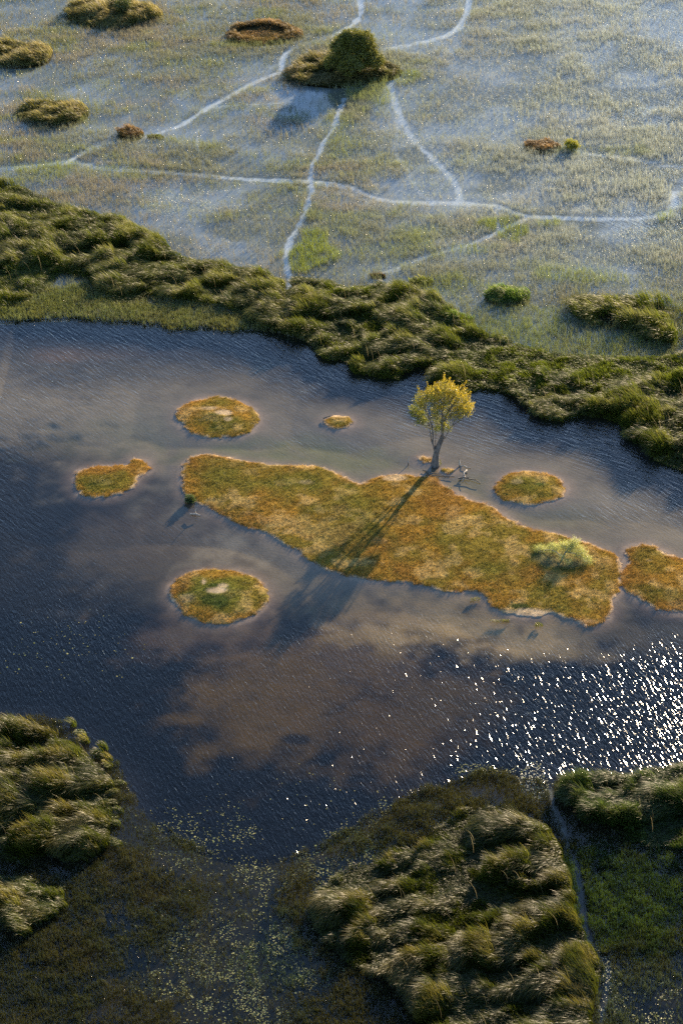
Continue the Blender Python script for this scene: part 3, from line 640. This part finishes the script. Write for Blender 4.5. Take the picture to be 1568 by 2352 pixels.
islet('grassy_islet',ISL_D,'largest round grassy islet with white bare soil in the middle, below the long island',.38,[(498,1362,26,8,1.0),(468,1342,7,8,.9),(512,1352,14,5,.8),(430,1378,22,10,.35)],[(500,1375,95,42,.95),(470,1350,50,25,.7),(540,1345,60,20,.5)],570,dark=[(490,1385,38,18,.8),(490,1352,16,6,.8)])
islet('grassy_islet',ISL_E,'round grassy islet right of the tree',.27,[(1187,1110,16,8,.35)],[(1210,1115,55,20,.75)],580,dark=[(1240,1116,16,4,.9)])
islet('mud_islet',TINY1,'rusty mud and grass patch left of the tree foot',.12,[],[],590,rust=.9,step=.08)
islet('mud_islet',TINY2,'flat rusty mud patch right of the tree foot',.10,[],[],600,rust=.9,step=.08)
for i,(a,b,rx,ry,lab) in enumerate([(1093,1378,11,4.5,'small grass tussock in the shallows below the long island'),(1150,1427,20,4,'thin strip of straw in the water below the white shore'),(1238,1437,9,4,'dark grass tussock in the water below the white shore'),
   (1033,1123,6,3,'small green tussock in the shallows below the tree'),(1006,1062,8,7,'green grass at the right foot of the lone tree')]):
    gx,gy=map(float,G(a,b)); t=ell(a,b,rx,ry,12,.15,i+70); V,F,C=reed_geo(t,300,.32,'gold' if i<3 else 'lime',.03,seed=640+i,hollow=.8,edge=.25,seg=2)
    o=mesh_np('grass_tussock',V-np.array([gx,gy,0]),F,M_REED,color=C); o.location=(gx,gy,0); tag(o,lab,'grass tussock')

# ------------------------------------------------------------------ trees and bushes
def tube_mesh(nodes, parent, rad, sides=7):
    V=[];F=[]
    for i,p in enumerate(parent):
        if p<0: continue
        a=Vector(nodes[p]); b=Vector(nodes[i]); d=(b-a)
        if d.length<1e-4: continue
        d.normalize(); u=d.orthogonal().normalized(); v=d.cross(u)
        ns=sides if rad[i]>.03 else 4; n0=len(V)
        ra=min(rad[p],rad[i]*1.35); rb=rad[i]
        for c,r_,o in ((a,ra,-.3*ra),(b,rb,.3*rb)):
            for k in range(ns):
                an=2*math.pi*k/ns; V.append(tuple(c+d*o+(u*math.cos(an)+v*math.sin(an))*r_))
        F+=[(n0+k,n0+(k+1)%ns,n0+ns+(k+1)%ns,n0+ns+k) for k in range(ns)]
    return np.array(V),np.array(F)
def grow(trunk_nodes, trunk_parent, targets, start, rnd, step=.35, wob=.12, power=2.3, tip=.008, bias=1.0):
    """limbs reach each crown point from the nearest fitting node, radii follow the pipe rule"""
    N=[np.array(p,float) for p in trunk_nodes]; Pn=list(trunk_parent); first=start; ends=[]
    base=np.array(N[start]); dist0=[0.0]*len(N)
    for i in range(1,len(N)): dist0[i]=dist0[Pn[i]]+np.linalg.norm(N[i]-N[Pn[i]])
    tg=sorted(targets,key=lambda t:np.linalg.norm(np.array(t)-base))
    for t in tg:
        t=np.array(t,float); A=np.array(N[first:]); D=np.linalg.norm(A-t,axis=1)
        up=(A[:,2]-t[2]); cost=D*1.0+np.array(dist0[first:])*.28*bias+np.clip(up,0,None)*1.5
        j=first+int(np.argmin(cost)); a=N[j]; d=np.linalg.norm(t-a); k=max(1,int(d/step)); prev=j
        off=rnd.normal(0,wob*d*.5,3)
        for s in range(1,k+1):
            f=s/k; q=a*(1-f)+t*f+off*math.sin(math.pi*f)+np.array([0,0,-.10*d*math.sin(math.pi*f)])+(rnd.normal(0,.035,3) if s<k else 0)
            N.append(q); Pn.append(prev); dist0.append(dist0[prev]+np.linalg.norm(q-N[prev])); prev=len(N)-1
        ends.append(prev)
    w=np.zeros(len(N))
    kids=set(Pn)
    for i in range(len(N)-1,-1,-1):
        if i not in kids: w[i]=tip**power
        if Pn[i]>=0: w[Pn[i]]+=w[i]
    return np.array(N),Pn,w**(1/power),ends
def leaves(centres, per, spread, size, col0, col1, rnd, zsq=.8, tint=None):
    n=len(centres)*per; c=np.repeat(np.array(centres),per,0)+rnd.normal(0,1,(n,3))*np.array([spread,spread,spread*zsq])
    a=rnd.normal(0,1,(n,3)); a/=np.linalg.norm(a,axis=1)[:,None]; b=rnd.normal(0,1,(n,3)); b-=a*(a*b).sum(1)[:,None]; b/=np.linalg.norm(b,axis=1)[:,None]
    s=(size*rnd.uniform(.6,1.3,n))[:,None]
    V=np.stack([c-a*s,c-b*s*.45,c+a*s,c+b*s*.45],1); F=np.arange(n*4).reshape(n,4)
    t=rnd.random(n) if tint is None else np.clip(tint(c)+rnd.normal(0,.15,n),0,1)
    C=np.repeat(mixc(col0,col1,t)*rnd.uniform(.75,1.25,(n,1)),4,0); return V.reshape(-1,3),F,C

# the lone tree
rnd=np.random.default_rng(5)
tx,ty=map(float,G(999,1069)); root=empty('lone_tree',(tx,ty,0)); tag(root,'tall lone tree with a golden green crown standing in the water','tree')
pxm=FPX/math.hypot(ty,CAM_H)                           # pixels per metre at the tree
def TP(px,py,dy=0):                                     # photo position on the tree's upright plane -> metres from its foot
    return np.array([(px-999)/pxm, dy, (1069-py)/pxm/cd*.955])
tr=[TP(999,1071),TP(999,1060),TP(1000,1048),TP(1002,1036),TP(1006,1024,.1),TP(1011,1012,.15),TP(1014,1002,.1)]
tr[0][2]=-.5; tp=[-1,0,1,2,3,4,5]
# second stem leaving low on the left, then several upright limbs
stems=[[(996,1030,-.1),(993,1012,-.2),(992,995,-.25),(990,975,-.3),(984,955,-.4),(978,940,-.5),(972,925,-.5),(968,908,-.4)],
 [(998,1026,.1),(999,1005,.3),(1000,980,.4),(1001,955,.5),(1003,930,.5),(1005,905,.4)],
 [(1016,990,.2),(1018,970,.3),(1024,950,.3),(1034,935,.4),(1046,922,.4),(1056,915,.3)],
 [(1012,985,-.2),(1011,960,-.4),(1012,935,-.5),(1016,912,-.4),(1018,895,-.3)],
 [(991,1018,.2),(987,1000,.4),(985,982,.5),(978,965,.7),(966,955,.9),(954,948,1.0)],
 [(1020,1000,-.3),(1026,980,-.6),(1036,962,-.9),(1050,950,-1.1),(1062,944,-1.2)]]
frm=[3,4,6,6,3,5]
for s,f in zip(stems,frm):
    prev=f
    for q in s: tr.append(TP(*q)); tp.append(prev); prev=len(tr)-1
T=[]
def inblob(c,r,n):
    for _ in range(n):
        v=rnd.normal(0,1,3); v/=np.linalg.norm(v); v*=rnd.random()**.4; T.append(TP(c[0]+v[0]*r[0],c[1]+v[1]*r[1],c[2]+v[2]*r[2]))
for c,r,n in [((1010,903,0),(30,20,1.4),50),((1042,910,.4),(26,20,1.3),48),((980,905,-.2),(24,18,1.2),40),((1060,930,0),(20,18,1.3),36),((962,924,.3),(15,12,1.0),22),((956,951,.4),(17,9,.9),34),((966,964,-.3),(15,9,.8),16),
    ((1000,930,-.8),(34,18,1.0),30),((1035,945,.2),(28,14,1.3),30),((1008,968,0),(12,16,.7),14),((1024,975,.1),(9,10,.5),8),((1016,888,0),(26,9,1.1),26),((1003,985,.2),(6,8,.3),4),((1066,945,.6),(15,12,.8),22)]: inblob(c,r,n)
N,Pn,rad,ends=grow(tr,tp,T,7,rnd,.3,.16,2.3,.0165,.9)
for i in range(len(rad)):
    if i<7: rad[i]=max(rad[i],[.44,.34,.29,.26,.24,.21,.18][i])
nt_=7
par0=[p if i<7 else -1 for i,p in enumerate(Pn)]
V,F=tube_mesh(N[:7],par0[:7],rad,14); 
tb=mesh_np('trunk',V+np.array([tx,ty,0]),F,M_BARK,root,smooth_=True)
V2,F2=tube_mesh(N,[-1 if i<7 else p for i,p in enumerate(Pn)],rad,8)
mesh_np('limbs',V2+np.array([tx,ty,0]),F2,M_BARK,root,smooth_=True)
E=N[ends]; mids=N[[Pn[e] for e in ends]]
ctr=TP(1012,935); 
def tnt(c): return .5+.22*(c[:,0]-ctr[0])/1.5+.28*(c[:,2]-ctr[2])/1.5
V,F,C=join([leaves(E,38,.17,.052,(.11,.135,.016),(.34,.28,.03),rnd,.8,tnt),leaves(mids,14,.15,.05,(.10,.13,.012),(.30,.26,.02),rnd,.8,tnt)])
# upright sprigs breaking the outline
tops=[e for e in E if rnd.random()<.35]; sp=[]
for e in tops:
    d=(e-ctr); d/=np.linalg.norm(d)+1e-6; d=d*.6+np.array([0,0,.7])+rnd.normal(0,.25,3)
    for k in range(5): sp.append(e+d*(.12+.11*k))
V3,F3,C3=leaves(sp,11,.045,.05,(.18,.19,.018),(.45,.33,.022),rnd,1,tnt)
V,F,C=join([(V,F,C),(V3,F3,C3)])
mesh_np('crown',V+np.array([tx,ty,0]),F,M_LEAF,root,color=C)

def bush(name, px, py, wpx, h, label, cat, c0, c1, leaf, per, ntg, mat, seed, clumps, trunkr=.2, depth=None, spread=.25, bark=M_DARKBARK, zmin=.15):
    """woody plant whose crown fills a set of lobes (x, y, z, r as shares of its half width and height)"""
    r=np.random.default_rng(seed); gx,gy=map(float,G(px,py)); root=empty(name,(gx,gy,0)); tag(root,label,cat)
    hw=wpx/(FPX/math.hypot(gy,CAM_H))/2; T=[]
    for (a,b,c,rr,n) in clumps:
        for _ in range(int(ntg*n)):
            v=r.normal(0,1,3); v/=np.linalg.norm(v); v*=r.random()**.25
            T.append((hw*(a+v[0]*rr),hw*(b+v[1]*rr),max(h*zmin,h*c+v[2]*rr*hw*.8)))
    tr=[(0,0,-.4),(0,0,.1),(.05,0,h*.12),(.1,.05,h*.22)]
    N,Pn,rad,ends=grow(tr,[-1,0,1,2],T,1,r,.4,.12,2.3,.009,.7)
    rad[:4]=np.maximum(rad[:4],trunkr)
    V,F=tube_mesh(N,Pn,rad,7); mesh_np('limbs',V+np.array([gx,gy,0]),F,bark,root,smooth_=True)
    V,F,C=leaves(N[ends],per,spread,leaf,c0,c1,r,.85); mesh_np('crown',V+np.array([gx,gy,0]),F,mat,root,color=C)
bush('evergreen_tree',812,170,128,5.9,'big rounded dark green tree on the upper reed islet','tree',(.060,.078,.012),(.20,.185,.025),.085,120,150,M_SHINY,31,
  [(0,0,.42,.62,.8),(-.42,.1,.58,.40,.5),(.40,.1,.55,.42,.5),(-.22,0,.80,.28,.35),(.34,0,.76,.34,.45),(.72,-.1,.34,.32,.3),(-.72,-.1,.30,.28,.25),(-.1,-.5,.30,.42,.35),(-.05,.1,.74,.4,.4)],.22,spread=.22)
bush('bush',768,160,48,2.6,'smaller dark bush left of the big rounded tree','bush',(.03,.05,.015),(.06,.08,.02),.10,50,60,M_SHINY,32,[(0,0,.5,.9,1)],.08)
bush('bush',1312,343,34,1.4,'small yellow green bush beside the low brown reed clump','bush',(.14,.15,.012),(.32,.30,.02),.07,50,60,M_LEAF,33,[(0,0,.45,.85,1)],.05,spread=.15)
bush('willow_bush',1290,1288,116,1.7,'feathery pale yellow green shrub on the right of the long island','bush',(.26,.29,.07),(.52,.52,.16),.035,42,120,M_LEAF,34,
  [(.3,.25,.62,.26,.7),(-.3,.45,.42,.22,.4),(-.8,.6,.16,.2,.3),(.7,.15,.45,.24,.5),(.95,-.25,.28,.17,.25),(.5,.3,.85,.18,.25),(.05,.3,.72,.18,.2),(-.05,-.1,.35,.15,.12),(.25,-.35,.3,.12,.1)],.05,spread=.17,bark=M_DEAD)
bush('bush',436,1152,24,.6,'small dark green bush at the left tip of the long island','bush',(.03,.055,.012),(.09,.12,.02),.05,60,50,M_LEAF,35,[(0,0,.4,.8,1)],.04,spread=.1)
bush('bush',283,38,40,2.6,'dark leafy bush inside the top left reed islet','bush',(.03,.05,.012),(.09,.10,.02),.10,40,50,M_SHINY,36,[(0,0,.6,.8,1)],.05)

# ------------------------------------------------------------------ driftwood
def driftwood(px,py,pts,r0,label,mat=M_DEAD,fork=None):
    gx,gy=map(float,G(px,py)); N=[tuple(p) for p in pts]; Pn=[-1]+list(range(len(pts)-1)); rad=[r0*(1-.6*i/len(pts)) for i in range(len(pts))]
    if fork:
        j,q=fork; prev=j
        for p in q: N.append(p); Pn.append(prev); rad.append(r0*.45); prev=len(N)-1
    V,F=tube_mesh(N,Pn,np.array(rad),8); o=mesh_np('driftwood',V,F,mat,smooth_=True); o.location=(gx,gy,0); tag(o,label,'driftwood')
driftwood(937,1064,[(0,0,-.2),(.02,0,.25),(.0,0,.5),(.06,0,.7)],.05,'short pale stump standing in the water left of the tree')
driftwood(1056,1068,[(0,0,-.2),(-.05,0,.3),(-.1,0,.55)],.09,'white stump with a side branch standing right of the tree',fork=(0,[(.3,-.2,.1),(.6,-.5,.06),(.9,-.6,.05)]))
driftwood(1064,1090,[(.3,.6,.1),(.2,.2,.2),(.0,-.1,.22),(.1,-.5,.1),(.0,-.9,.12),(-.15,-1.3,.05)],.07,'crooked white branch lying in the water right of the tree')
driftwood(1079,1104,[(-1.0,.2,.12),(-.5,.3,.16),(0,.1,.1),(.5,-.1,.14),(.9,-.5,.05)],.07,'dark crooked branch in the shallows, lowest right of the tree',M_DARKBARK,fork=(1,[(-.3,.0,.3),(-.1,-.1,.4)]))
driftwood(1009,1094,[(-1.2,.3,.0),(-.5,.05,.05),(.3,0,.06),(1.3,-.1,.05)],.06,'thin dark log lying in the water before the tree foot',M_DARKBARK)
driftwood(995,1086,[(-.9,.4,.05),(-.5,0,.1),(.1,-.3,.12),(.7,-.2,.05)],.06,'brown curved branch in the tree shadow at its foot',M_DARKBARK)
driftwood(450,1183,[(-.5,.1,.05),(0,0,.15),(.35,-.1,.05)],.06,'forked stick in the water off the left tip of the island',M_DEAD,fork=(1,[(-.05,0,.45),(.1,0,.7)]))
driftwood(750,963,[(-.3,0,.1),(.0,.0,.25),(.35,.1,.3)],.07,'dark stick at the left end of the tiny islet',M_DARKBARK)
